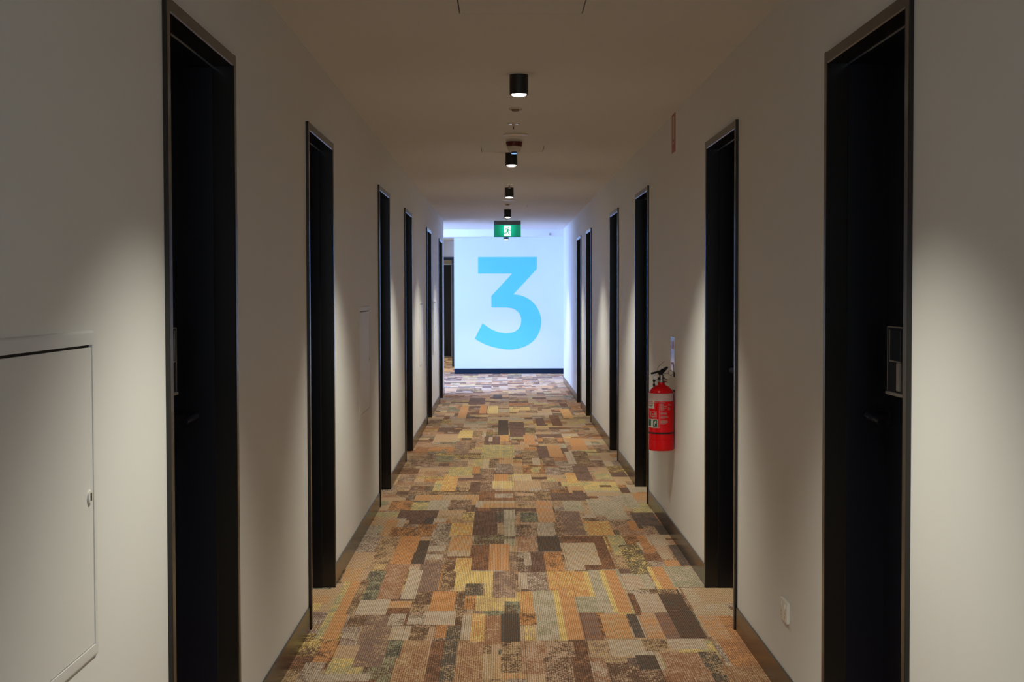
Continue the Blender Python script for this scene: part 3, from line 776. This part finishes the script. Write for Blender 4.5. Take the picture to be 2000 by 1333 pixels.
# ------------------------------------------------------------------ ceiling devices
def motion_sensor(x, y, lab):
    o = tag(empty('ceiling_sensor', (x, y, H)), lab, 'sensor', 'small ceiling sensors')
    bm = bmesh.new(); lathe(bm, [(0.0, 0), (0.037, 0), (0.037, -0.003), (0.033, -0.006), (0.026, -0.008), (0.0, -0.008)], 32, cap=False)
    from_bm('flange', bm, 'plastic', o, smooth=True)
    bm = bmesh.new(); lathe(bm, [(0.0245, -0.008), (0.0235, -0.012), (0.019, -0.017), (0.011, -0.0205), (0.0, -0.0215)], 24, cap=False)
    from_bm('dome', bm, 'dome', o, smooth=True)
    for sg in (-1, 1):
        bm = bmesh.new(); tube(bm, [(sg * 0.035, -0.004, -0.002), (sg * 0.033, -0.004, -0.008), (sg * 0.026, -0.002, -0.013)], 0.002, 8)
        from_bm('clip', bm, 'chrome', o, smooth=True)
    return o
motion_sensor(0.078, 7.84, 'small cream dome sensor just beyond the nearest downlight')
motion_sensor(0.068, 16.1, 'small cream dome sensor beyond the round speaker before the exit sign')
def sprinkler(x, y, lab):
    o = tag(empty('fire_sprinkler', (x, y, H)), lab, 'sprinkler', 'pendent fire sprinklers')
    bm = bmesh.new(); lathe(bm, [(0.012, 0), (0.034, 0), (0.034, -0.002), (0.030, -0.006), (0.012, -0.008)], 32)
    from_bm('escutcheon', bm, 'chrome', o, smooth=True)
    bm = bmesh.new(); lathe(bm, [(0.011, -0.002), (0.010, -0.014), (0.006, -0.016), (0.0, -0.016)], 16)
    from_bm('body', bm, 'plastic', o, smooth=True)
    bm = bmesh.new()
    for sg in (-1, 1):
        tube(bm, [(sg * 0.008, 0, -0.014), (sg * 0.011, 0, -0.022), (sg * 0.004, 0, -0.034), (0, 0, -0.037)], 0.0018, 6)
    from_bm('yoke', bm, 'plastic', o, smooth=True)
    bm = bmesh.new(); tube(bm, [(0, 0, -0.016), (0, 0, -0.034)], 0.0022, 8)
    from_bm('bulb', bm, 'redcap', o, smooth=True)
    bm = bmesh.new(); lathe(bm, [(0.0, -0.037), (0.013, -0.037), (0.013, -0.0385), (0.0, -0.0385)], 20, cap=False)
    from_bm('deflector', bm, 'plastic', o)
    return o
sprinkler(0.074, 8.55, 'small pendent fire sprinkler ahead of the round flush speaker')
sprinkler(0.075, 13.25, 'small pendent fire sprinkler just ahead of the third downlight')
def speaker(x, y, lab):
    o = tag(empty('ceiling_speaker', (x, y, H)), lab, 'speaker', 'round flush ceiling speakers')
    bm = bmesh.new(); lathe(bm, [(0.0, 0), (0.079, 0), (0.080, -0.003), (0.077, -0.0065), (0.070, -0.0075), (0.068, -0.005), (0.0, -0.005)], 48, cap=False)
    from_bm('rim', bm, 'plastic', o, smooth=True)
    bm = bmesh.new(); lathe(bm, [(0.067, -0.0052), (0.05, -0.0075), (0.0, -0.0085)], 48, cap=False)
    from_bm('speaker_cover', bm, 'plastic', o, smooth=True)
    return o
speaker(0.092, 9.13, 'round flush ceiling speaker ahead of the red collared smoke detector')
speaker(0.078, 15.5, 'round flush ceiling speaker between the third and fourth downlights')
def detector(x, y, lab):
    o = tag(empty('smoke_detector', (x, y, H)), lab, 'detector', 'ceiling smoke detectors')
    bm = bmesh.new(); lathe(bm, [(0.0, 0), (0.054, 0), (0.054, -0.008), (0.052, -0.012), (0.0, -0.012)], 40, cap=False)
    from_bm('base_ring', bm, 'plastic', o, smooth=True)
    bm = bmesh.new(); lathe(bm, [(0.0, -0.012), (0.055, -0.012), (0.0555, -0.016), (0.050, -0.043), (0.0, -0.043)], 40, cap=False)
    from_bm('collar', bm, 'redcap', o, smooth=True)
    bm = bmesh.new()
    lathe(bm, [(0.0, -0.043), (0.046, -0.043), (0.0475, -0.048), (0.046, -0.058), (0.038, -0.070), (0.026, -0.0775), (0.0, -0.078)], 40, cap=False)
    for k in range(18):
        a = 2 * math.pi * k / 18
        q = bmesh.ops.create_icosphere(bm, subdivisions=1, radius=0.0045, matrix=Matrix.Translation((0.0475 * math.cos(a), 0.0475 * math.sin(a), -0.044)))
    from_bm('sensing_head', bm, 'plastic', o, smooth=True)
    bm = bmesh.new(); lathe(bm, [(0.0, -0.077), (0.020, -0.077), (0.0195, -0.086), (0.0, -0.086)], 28, cap=False)
    tip = from_bm('chamber_cap', bm, 'dark', o, smooth=True)
    bm = bmesh.new(); lathe(bm, [(0.0, -0.0862), (0.019, -0.0862), (0.0205, -0.089), (0.018, -0.0915), (0.0, -0.092)], 28, cap=False)
    from_bm('status_light', bm, 'led', tip, smooth=True)
    for sg in (-1, 1):
        bm = bmesh.new(); tube(bm, [(sg * 0.040, -0.02, -0.062), (sg * 0.034, -0.02, -0.074), (sg * 0.028, -0.015, -0.079)], 0.0022, 8)
        from_bm('clip', bm, 'chrome', o, smooth=True)
    return o
detector(0.085, 9.47, 'smoke detector with red collar hanging ahead of the second downlight')
def small_detector(x, y, lab):
    o = tag(empty('smoke_detector', (x, y, H)), lab, 'detector')
    bm = bmesh.new(); lathe(bm, [(0.0, 0), (0.052, 0), (0.052, -0.008), (0.046, -0.014), (0.0, -0.014)], 36, cap=False)
    from_bm('base_ring', bm, 'plastic', o, smooth=True)
    bm = bmesh.new(); lathe(bm, [(0.0, -0.014), (0.022, -0.014), (0.021, -0.026), (0.0, -0.026)], 28, cap=False)
    tip = from_bm('chamber_cap', bm, 'dark', o, smooth=True)
    bm = bmesh.new(); lathe(bm, [(0.0, -0.0262), (0.021, -0.0262), (0.023, -0.030), (0.018, -0.035), (0.0, -0.036)], 28, cap=False)
    from_bm('sensing_head', bm, 'whiteplastic', tip, smooth=True)
    return o
small_detector(0.070, 19.0, 'small white tipped smoke detector right in front of the exit sign')

# access hatches in the ceiling
for k, (x0, x1, y0, y1) in enumerate(HATCHES):
    g = 0.004
    words = ['flush ceiling access hatch at the top edge of the photo', 'flush ceiling access hatch around the smoke detector and second downlight', 'flush ceiling access hatch furthest along, before the exit sign']
    bm = bmesh.new(); box(bm, x0 + g, x1 - g, y0 + 0.001, y1 - 0.001, H + 0.0005, H + 0.016)
    hp = from_bm('ceiling_hatch', bm, 'ceiling')
    tag(hp, words[k], 'hatch', 'flush access hatches in the ceiling')
    bm = bmesh.new(); box(bm, x0 - 0.03, x1 + 0.03, y0 - 0.03, y1 + 0.03, H + 0.10, H + 0.11)
    from_bm('backing_board', bm, 'gapshade', hp)

# ------------------------------------------------------------------ exit sign
ex = tag(empty('exit_sign', (0.080, 19.86, H)), 'green running man exit sign hanging under the ceiling before the end wall', 'sign')
hw = 0.187
bm = bmesh.new(); box(bm, -hw, hw, -0.025, 0.025, -0.058, 0.0, bevel=0.004)
from_bm('sign_housing', bm, 'signbox', ex)
bm = bmesh.new(); box(bm, -hw, hw, -0.012, 0.012, -0.222, -0.058, bevel=0.002, seg=1)
bmesh.ops.translate(bm, verts=bm.verts, vec=(0, 0, 0.11))
pan = from_bm('sign_panel', bm, 'exitgreen', ex, loc=(0, 0, -0.11))
boxobj('panel_rim', (-hw - 0.001, hw + 0.001, -0.0135, 0.0135, -0.116, -0.112), 'dark', pan, loc=(0, 0, 0))
def prism(bm, outline, y0, y1):
    a = [bm.verts.new((x, y0, z)) for x, z in outline]
    b = [bm.verts.new((x, y1, z)) for x, z in outline]
    n = len(a)
    bm.faces.new(a); bm.faces.new(b)
    for k in range(n):
        bm.faces.new((a[k], a[(k + 1) % n], b[(k + 1) % n], b[k]))
    bmesh.ops.recalc_face_normals(bm, faces=bm.faces)
SX = lambda px: (px - 690) / 870 * 0.374            # panel sketch units to metres
SZ = lambda py: -0.063 - (py - 650) / 380 * 0.159 + 0.11
bm = bmesh.new(); prism(bm, [(SX(583), SZ(665)), (SX(800), SZ(665)), (SX(800), SZ(1010)), (SX(583), SZ(1010))], -0.0135, -0.0118)
from_bm('doorway_symbol', bm, 'exitwhite', pan)
bm = bmesh.new()
def limb(pts, w):
    for (x0, y0), (x1, y1) in zip(pts, pts[1:]):
        a, b = Vector((SX(x0), SZ(y0))), Vector((SX(x1), SZ(y1)))
        d = (b - a).normalized(); nrm = Vector((-d.y, d.x)) * w / 2 / 870 * 0.374
        a, b = a - d * 0.0008, b + d * 0.0008
        prism(bm, [tuple(a + nrm), tuple(b + nrm), tuple(b - nrm), tuple(a - nrm)], -0.0148, -0.0134)
limb([(722, 780), (690, 860)], 58)                       # trunk
limb([(705, 775), (635, 770), (618, 812)], 20)           # rear arm
limb([(725, 780), (755, 822), (806, 828)], 20)           # front arm
limb([(690, 855), (745, 930), (752, 985)], 30)           # front leg
limb([(752, 985), (735, 1012)], 24)
limb([(678, 860), (650, 915), (560, 915)], 30)           # rear leg
limb([(560, 915), (548, 940)], 24)
prism(bm, [(SX(722) + 0.0085 * math.cos(t * math.pi / 8), SZ(733) + 0.0085 * math.sin(t * math.pi / 8)) for t in range(16)], -0.0148, -0.0134)
from_bm('running_figure', bm, 'exitman', pan)

# ------------------------------------------------------------------ the big numeral on the end wall
def catmull(pts, n=8):
    out = []
    P = [pts[0]] + pts + [pts[-1]]
    for i in range(1, len(P) - 2):
        p0, p1, p2, p3 = P[i - 1], P[i], P[i + 1], P[i + 2]
        for k in range(n):
            t = k / n
            out.append(tuple(0.5 * (2 * p1[j] + (p2[j] - p0[j]) * t + (2 * p0[j] - 5 * p1[j] + 4 * p2[j] - p3[j]) * t * t + (3 * p1[j] - p0[j] - 3 * p2[j] + p3[j]) * t ** 3) for j in (0, 1)))
    out.append(pts[-1])
    return out
outer = [(537, 575), (585, 583), (630, 602), (668, 632), (696, 672), (713, 718), (717, 760), (710, 805), (690, 850), (658, 886), (614, 914), (562, 930), (505, 935), (440, 927), (378, 911), (328, 890), (283, 865)]
inner = [(335, 763), (378, 794), (425, 817), (475, 828), (520, 826), (555, 812), (578, 786), (587, 750), (582, 716), (565, 689), (540, 671), (505, 663), (460, 661)]
poly = [(307, 333), (690, 333), (690, 410)] + catmull(outer) + catmull(inner) + [(393, 661), (393, 586), (528, 440), (307, 440)]
K = 0.002690
pts = [((x - 499.5) * K + 0.1045, (1082 - y) * K + 0.030) for x, y in poly]
NUM_DX, NUM_DZ = 0.0, 0.0
bm = bmesh.new()
a = [bm.verts.new((x, -0.0018, z)) for x, z in pts]
b = [bm.verts.new((x, 0.0, z)) for x, z in pts]
from mathutils.geometry import tessellate_polygon
for tri in tessellate_polygon([[Vector((x, z, 0)) for x, z in pts]]):
    bm.faces.new([a[i] for i in tri]); bm.faces.new([b[i] for i in tri])
for k in range(len(a)):
    bm.faces.new((a[k], a[(k + 1) % len(a)], b[(k + 1) % len(a)], b[k]))
bmesh.ops.recalc_face_normals(bm, faces=bm.faces)
num = from_bm('floor_numeral', bm, 'blue', loc=(NUM_DX, END_Y, NUM_DZ))
tag(num, 'big sky blue numeral 3 applied to the white end wall', 'number')

# ------------------------------------------------------------------ access panels in the left wall
PLAB = ['large beige access panel at the left edge of the photo', 'beige access panel between the second and third left doors',
        'beige access panel between the fourth and fifth left doors', 'beige access panel between the fifth and sixth left doors']
def build_panel():
    root = empty('access_panel')
    hw, zc = PAN_W / 2, (PAN_Z0 + PAN_Z1) / 2
    hh = (PAN_Z1 - PAN_Z0) / 2
    # flange ring, profile (outset, proud)
    prof = [(0.027, 0.0), (0.0265, 0.0022), (0.0245, 0.0045), (0.021, 0.0062), (0.016, 0.0072), (0.0, 0.0080), (0.0, 0.0)]
    bm = bmesh.new()
    rings = []
    for o_, p in prof:
        rings.append([bm.verts.new((p, sy * (hw - 0.003 + o_), sz * (hh - 0.003 + o_))) for sy, sz in ((-1, -1), (1, -1), (1, 1), (-1, 1))])
    n = len(prof)
    for i in range(n):
        A, B = rings[i], rings[(i + 1) % n]
        for k in range(4):
            bm.faces.new((A[k], A[(k + 1) % 4], B[(k + 1) % 4], B[k]))
    bmesh.ops.recalc_face_normals(bm, faces=bm.faces)
    from_bm('panel_flange', bm, 'panel', root, smooth=True)
    leaf = boxobj('panel_leaf', (0.0012, 0.0068, -hw + 0.006, hw - 0.0055, -hh + 0.005, hh - 0.0085), 'panel', root, bevel=0.0008, seg=1)
    bm = bmesh.new(); tube(bm, [(0.0066, hw - 0.032, 0.0), (0.0108, hw - 0.032, 0.0)], 0.0135, 20)
    lk = from_bm('cam_lock', bm, 'whiteplastic', leaf, smooth=True)
    boxobj('key_slot', (0.0105, 0.0112, hw - 0.0365, hw - 0.0275, -0.0075, 0.0075), 'gapshade', lk)
    boxobj('gap_shade_sheet', (0.0003, 0.0010, -hw + 0.0035, hw - 0.0035, -hh + 0.0035, hh - 0.0035), 'gapshade', root)  # dark sheet, shade of the panel gap put into its colour
    return root
pp = build_panel()
for k, y in enumerate(PANELS):
    o = pp if k == 0 else copy_tree(pp)
    o.location = (XL, y, (PAN_Z0 + PAN_Z1) / 2)
    tag(o, PLAB[k], 'access panel', 'access panels in the left wall')

# ------------------------------------------------------------------ double power outlet low on the right wall
po = tag(empty('power_outlet', (XR, 4.845, 0.311)), 'white double power outlet low on the right wall', 'outlet')
boxobj('cover_plate', (-0.0105, 0, -0.058, 0.058, -0.036, 0.036), 'whiteplastic', po, bevel=0.0015)
for u in (-0.030, 0.030):
    sw = boxobj('rocker_switch', (-0.0145, -0.010, u - 0.006, u + 0.006, 0.012, 0.027), 'whiteplastic', po, bevel=0.001)
    fc = boxobj('socket_face', (-0.0115, -0.010, u - 0.018, u + 0.018, -0.028, 0.008), 'whiteplastic', po, bevel=0.0004, seg=1)
    boxobj('pin_slot', (-0.0117, -0.0113, u - 0.0075, u - 0.0055, -0.010, -0.002), 'dark', fc)
    boxobj('pin_slot', (-0.0117, -0.0113, u + 0.0055, u + 0.0075, -0.010, -0.002), 'dark', fc)
    boxobj('pin_slot', (-0.0117, -0.0113, u - 0.001, u + 0.001, -0.022, -0.014), 'dark', fc)

# ------------------------------------------------------------------ fire extinguisher and its signs
EXX, EXY, EXZ = 0.900, 8.02, 0.515
fe = tag(empty('fire_extinguisher', (EXX, EXY, EXZ)), 'red fire extinguisher hanging on the right wall beside a black door', 'extinguisher')
RB = 0.0715
bm = bmesh.new()
lathe(bm, [(0.0, 0.004), (0.058, 0.002), (0.066, 0.0), (0.0705, 0.006), (RB, 0.012), (RB, 0.060), (RB - 0.0012, 0.0615), (RB - 0.0012, 0.064), (RB, 0.0655), (RB, 0.305),
           (0.0702, 0.318), (0.0665, 0.332), (0.060, 0.344), (0.050, 0.354), (0.037, 0.362), (0.026, 0.367), (0.0205, 0.372), (0.0195, 0.384), (0.0, 0.384)], 64, cap=False)
body = from_bm('cylinder_body', bm, 'red', fe, smooth=True)
def wrap(name, mat, a0, a1, z0, z1, off=0.0006, parent=body, n=14):
    """a patch of label lying on the cylinder; angles in degrees from -Y (towards the camera), positive towards the wall"""
    bm = bmesh.new()
    r0, r1 = RB + off - 0.0005, RB + off
    rows = []
    for k in range(n + 1):
        t = math.radians(a0 + (a1 - a0) * k / n)
        c, s = math.sin(t), -math.cos(t)
        rows.append([bm.verts.new((r * c, r * s, z)) for r, z in ((r1, z0), (r1, z1), (r0, z1), (r0, z0))])
    for A, B in zip(rows, rows[1:]):
        for k in range(4):
            bm.faces.new((A[k], A[(k + 1) % 4], B[(k + 1) % 4], B[k]))
    bm.faces.new(rows[0]); bm.faces.new(rows[-1])
    bmesh.ops.recalc_face_normals(bm, faces=bm.faces)
    return from_bm(name, bm, mat, parent, smooth=True)
def Z(py): return (880.5 - py) * 8.02 / 2778 + 0.0
def Zs(zy, base): return Z(base + zy / 8.333)          # from the close-ups, 8.33 per pixel
wrap('colour_band', 'label_pink', -88, 63, Zs(362, 740), Zs(235, 740), n=30)
wrap('strap', 'rubber', -88, 88, Zs(893, 740), Zs(868, 740), off=0.0018, n=30)
# frame of the pictogram label
zt, zb = Zs(377, 740), Zs(797, 740)
lab = wrap('pictogram_frame', 'print', -16.5, -14.5, zb, zt, n=2)
wrap('frame_line', 'print', -80, -14.5, zt - 0.0025, zt, n=16, parent=lab)
wrap('frame_line', 'print', -80, -14.5, zb, zb + 0.0025, n=16, parent=lab)
st = wrap('sticker', 'sticker', -78, -39, Zs(480, 740), Zs(342, 740), off=0.0011)
for i, zz in enumerate((355, 372, 388, 402)):
    wrap('print_line', 'redsign', -72, -42 - 4 * (i % 2), Zs(zz + 8, 740), Zs(zz, 740), off=0.0015, parent=st, n=8)
for i, zz in enumerate((430, 450)):
    wrap('print_line', 'rubber', -70, -46 - 4 * (i % 2), Zs(zz + 8, 740), Zs(zz, 740), off=0.0015, parent=st, n=8)
pg = wrap('pictogram_box', 'print', -28, -26.5, Zs(645, 740), Zs(528, 740), n=2)
wrap('frame_line', 'print', -75, -26.5, Zs(533, 740), Zs(528, 740), parent=pg, n=10)
wrap('frame_line', 'print', -75, -26.5, Zs(645, 740), Zs(640, 740), parent=pg, n=10)
wrap('pictogram', 'print', -40, -30, Zs(590, 740), Zs(545, 740), parent=pg, n=6)
wrap('pictogram', 'print', -52, -43, Zs(585, 740), Zs(560, 740), parent=pg, n=6)
wrap('pictogram', 'print', -66, -58, Zs(600, 740), Zs(530, 740), parent=pg, n=6)
wrap('print_line', 'print', -60, -30, Zs(618, 740), Zs(600, 740), parent=pg, n=8)
wrap('print_line', 'print', -52, -38, Zs(638, 740), Zs(624, 740), parent=pg, n=8)
gl = wrap('class_label', 'sticker', -85, -20, Zs(785, 740), Zs(655, 740), off=0.0010, n=14)
wrap('class_symbol', 'green', -45, -24, Zs(775, 740), Zs(668, 740), off=0.0014, parent=gl, n=8)
wrap('class_symbol', 'green', -78, -58, Zs(768, 740), Zs(660, 740), off=0.0014, parent=gl, n=8)
wrap('class_mark', 'sticker', -40, -36, Zs(760, 740), Zs(690, 740), off=0.0018, parent=gl, n=4)
wrap('class_mark', 'sticker', -34, -28, Zs(720, 740), Zs(680, 740), off=0.0018, parent=gl, n=4)
def lines(a0, zs, lens, h=9):
    for zz, ln in zip(zs, lens):
        wrap('print_line', 'print', a0, a0 + ln, Zs(zz + h, 740), Zs(zz, 740), n=6)
lines(-11, [378], [23], 14)
lines(-11, [405, 420, 436, 452, 467, 482, 498], [14, 18, 33, 16, 30, 20, 16])
lines(26, [405, 420, 452, 467, 480, 495], [12, 20, 7, 8, 16, 9], 8)
lines(-11, [537], [27], 7); lines(-10, [553], [30], 22)
lines(-11, [598, 612, 630], [34, 38, 22])
lines(-11, [668, 682, 694, 706, 720], [33, 36, 36, 32, 26])
# valve, handles, pin, gauge, hose stub
bm = bmesh.new(); lathe(bm, [(0.0, 0.382), (0.017, 0.382), (0.017, 0.398), (0.014, 0.401), (0.014, 0.424), (0.010, 0.428), (0.0, 0.428)], 24, cap=False)
vb = from_bm('valve', bm, 'steel', fe, smooth=True)
bm = bmesh.new()
box(bm, -0.020, 0.018, -0.012, 0.012, 0.398, 0.412, bevel=0.002)
from_bm('valve_block', bm, 'dark', vb)
bm = bmesh.new()
tube(bm, [(0.006, 0, 0.400), (0.030, -0.01, 0.395), (0.052, -0.012, 0.380)], [0.011, 0.009, 0.008], 10)
from_bm('carry_handle', bm, 'steel', vb, smooth=True)
bm = bmesh.new()
for A, B, wA, wB in (((-0.058, 0.433), (-0.008, 0.445), 0.0045, 0.006), ((-0.010, 0.425), (0.012, 0.456), 0.012, 0.011), ((0.008, 0.447), (0.035, 0.470), 0.011, 0.005)):
    a, b = Vector(A), Vector(B); d = (b - a).normalized(); nn = Vector((-d.y, d.x))
    prism(bm, [tuple(a + nn * wA), tuple(b + nn * wB), tuple(b - nn * wB), tuple(a - nn * wA)], -0.011, 0.011)
from_bm('squeeze_lever', bm, 'dark', fe)
bm = bmesh.new()
tube(bm, [(0.052 + 0.014 * math.cos(t * math.pi / 10), -0.014, 0.438 + 0.014 * math.sin(t * math.pi / 10)) for t in range(21)], 0.0012, 6)
tube(bm, [(0.036, -0.014, 0.436), (0.012, -0.012, 0.432)], 0.0014, 6)
from_bm('safety_pin', bm, 'dark', fe, smooth=True)
bm = bmesh.new(); tube(bm, [(-0.022, -0.008, 0.448), (-0.020, -0.008, 0.462), (-0.013, -0.009, 0.477), (0.0, -0.010, 0.490), (0.016, -0.011, 0.503)], 0.0011, 6)
from_bm('tamper_wire', bm, 'dark', fe, smooth=True)
bm = bmesh.new(); tube(bm, [(-0.020, -0.010, 0.408), (-0.034, -0.014, 0.404), (-0.043, -0.016, 0.393), (-0.043, -0.018, 0.372), (-0.041, -0.017, 0.362)], [0.007, 0.008, 0.008, 0.0075, 0.007], 12)
from_bm('discharge_nozzle', bm, 'rubber', fe, smooth=True)
bm = bmesh.new(); tube(bm, [(-0.036, -0.020, 0.412), (-0.036, -0.032, 0.412)], 0.014, 18)
gg = from_bm('pressure_gauge', bm, 'steel', fe, smooth=True)
bm = bmesh.new(); tube(bm, [(-0.036, -0.0315, 0.412), (-0.036, -0.0328, 0.412)], 0.0115, 18)
from_bm('gauge_dial', bm, 'sticker', gg)
bm = bmesh.new()
prism(bm, [(0.030, 0.400), (0.058, 0.420), (0.078, 0.412), (0.078, 0.340), (0.048, 0.346)], -0.021, -0.0195)
tg = from_bm('inspection_tag', bm, 'tag', fe)
bm = bmesh.new(); tube(bm, [(0.052, -0.0145, 0.424), (0.057, -0.018, 0.417), (0.060, -0.0203, 0.408)], 0.001, 6)
from_bm('tag_tie', bm, 'dark', tg, smooth=True)
bm = bmesh.new()
box(bm, XR - EXX - 0.006, XR - EXX, -0.02, 0.02, 0.33, 0.485, bevel=0.001, seg=1)
box(bm, 0.012, XR - EXX - 0.004, -0.009, 0.009, 0.385, 0.395, bevel=0.001, seg=1)
box(bm, RB - 0.004, XR - EXX - 0.004, -0.012, 0.012, 0.335, 0.345, bevel=0.0, seg=1)
from_bm('wall_bracket', bm, 'dark', fe)

ids = tag(empty('extinguisher_sign', (XR, 8.07, 1.055)), 'glossy upright sign plate just above the fire extinguisher', 'sign')
boxobj('sign_plate', (-0.004, 0.0, -0.095, 0.095, -0.098, 0.102), 'whiteplastic', ids, bevel=0.001, seg=1)
pl = boxobj('sign_face', (-0.0052, -0.0038, -0.090, 0.092, -0.094, 0.098), 'idsign', ids)
for z0, z1, u0, u1, mm in ((0.03, 0.075, -0.06, 0.05, 'redsign'), (-0.03, 0.015, -0.07, 0.06, 'idsign'), (-0.06, -0.045, -0.06, 0.06, 'redsign')):
    boxobj('sign_print', (-0.0056, -0.005, u0, u1, z0, z1), mm, pl)
rs = tag(empty('fire_location_sign', (XR, 8.07, 2.31)), 'upright red and pale fire sign high on the right wall at the ceiling', 'sign')
boxobj('sign_plate', (-0.003, 0.0, -0.078, 0.078, -0.112, 0.106), 'redsign', rs, bevel=0.0008, seg=1)
bm = bmesh.new(); box(bm, -0.0036, -0.0028, -0.045, 0.030, -0.062, 0.090)
fcz = from_bm('sign_face', bm, 'palesign', rs)
boxobj('sign_print', (-0.0042, -0.0034, -0.036, 0.020, -0.055, -0.040), 'redsign', fcz)

# small sidewall sprinkler on the bulkhead beam
sw = tag(empty('beam_sprinkler', (0.762, BEAM0, 2.340)), 'tiny sidewall sprinkler on the white bulkhead beam', 'sprinkler')
bm = bmesh.new(); tube(bm, [(0, 0, 0), (0, -0.008, 0)], 0.018, 20)
from_bm('escutcheon', bm, 'chrome', sw, smooth=True)
bm = bmesh.new(); tube(bm, [(0, -0.007, 0), (0, -0.022, 0), (0, -0.032, 0)], [0.008, 0.006, 0.003], 12)
from_bm('nozzle', bm, 'plastic', sw, smooth=True)
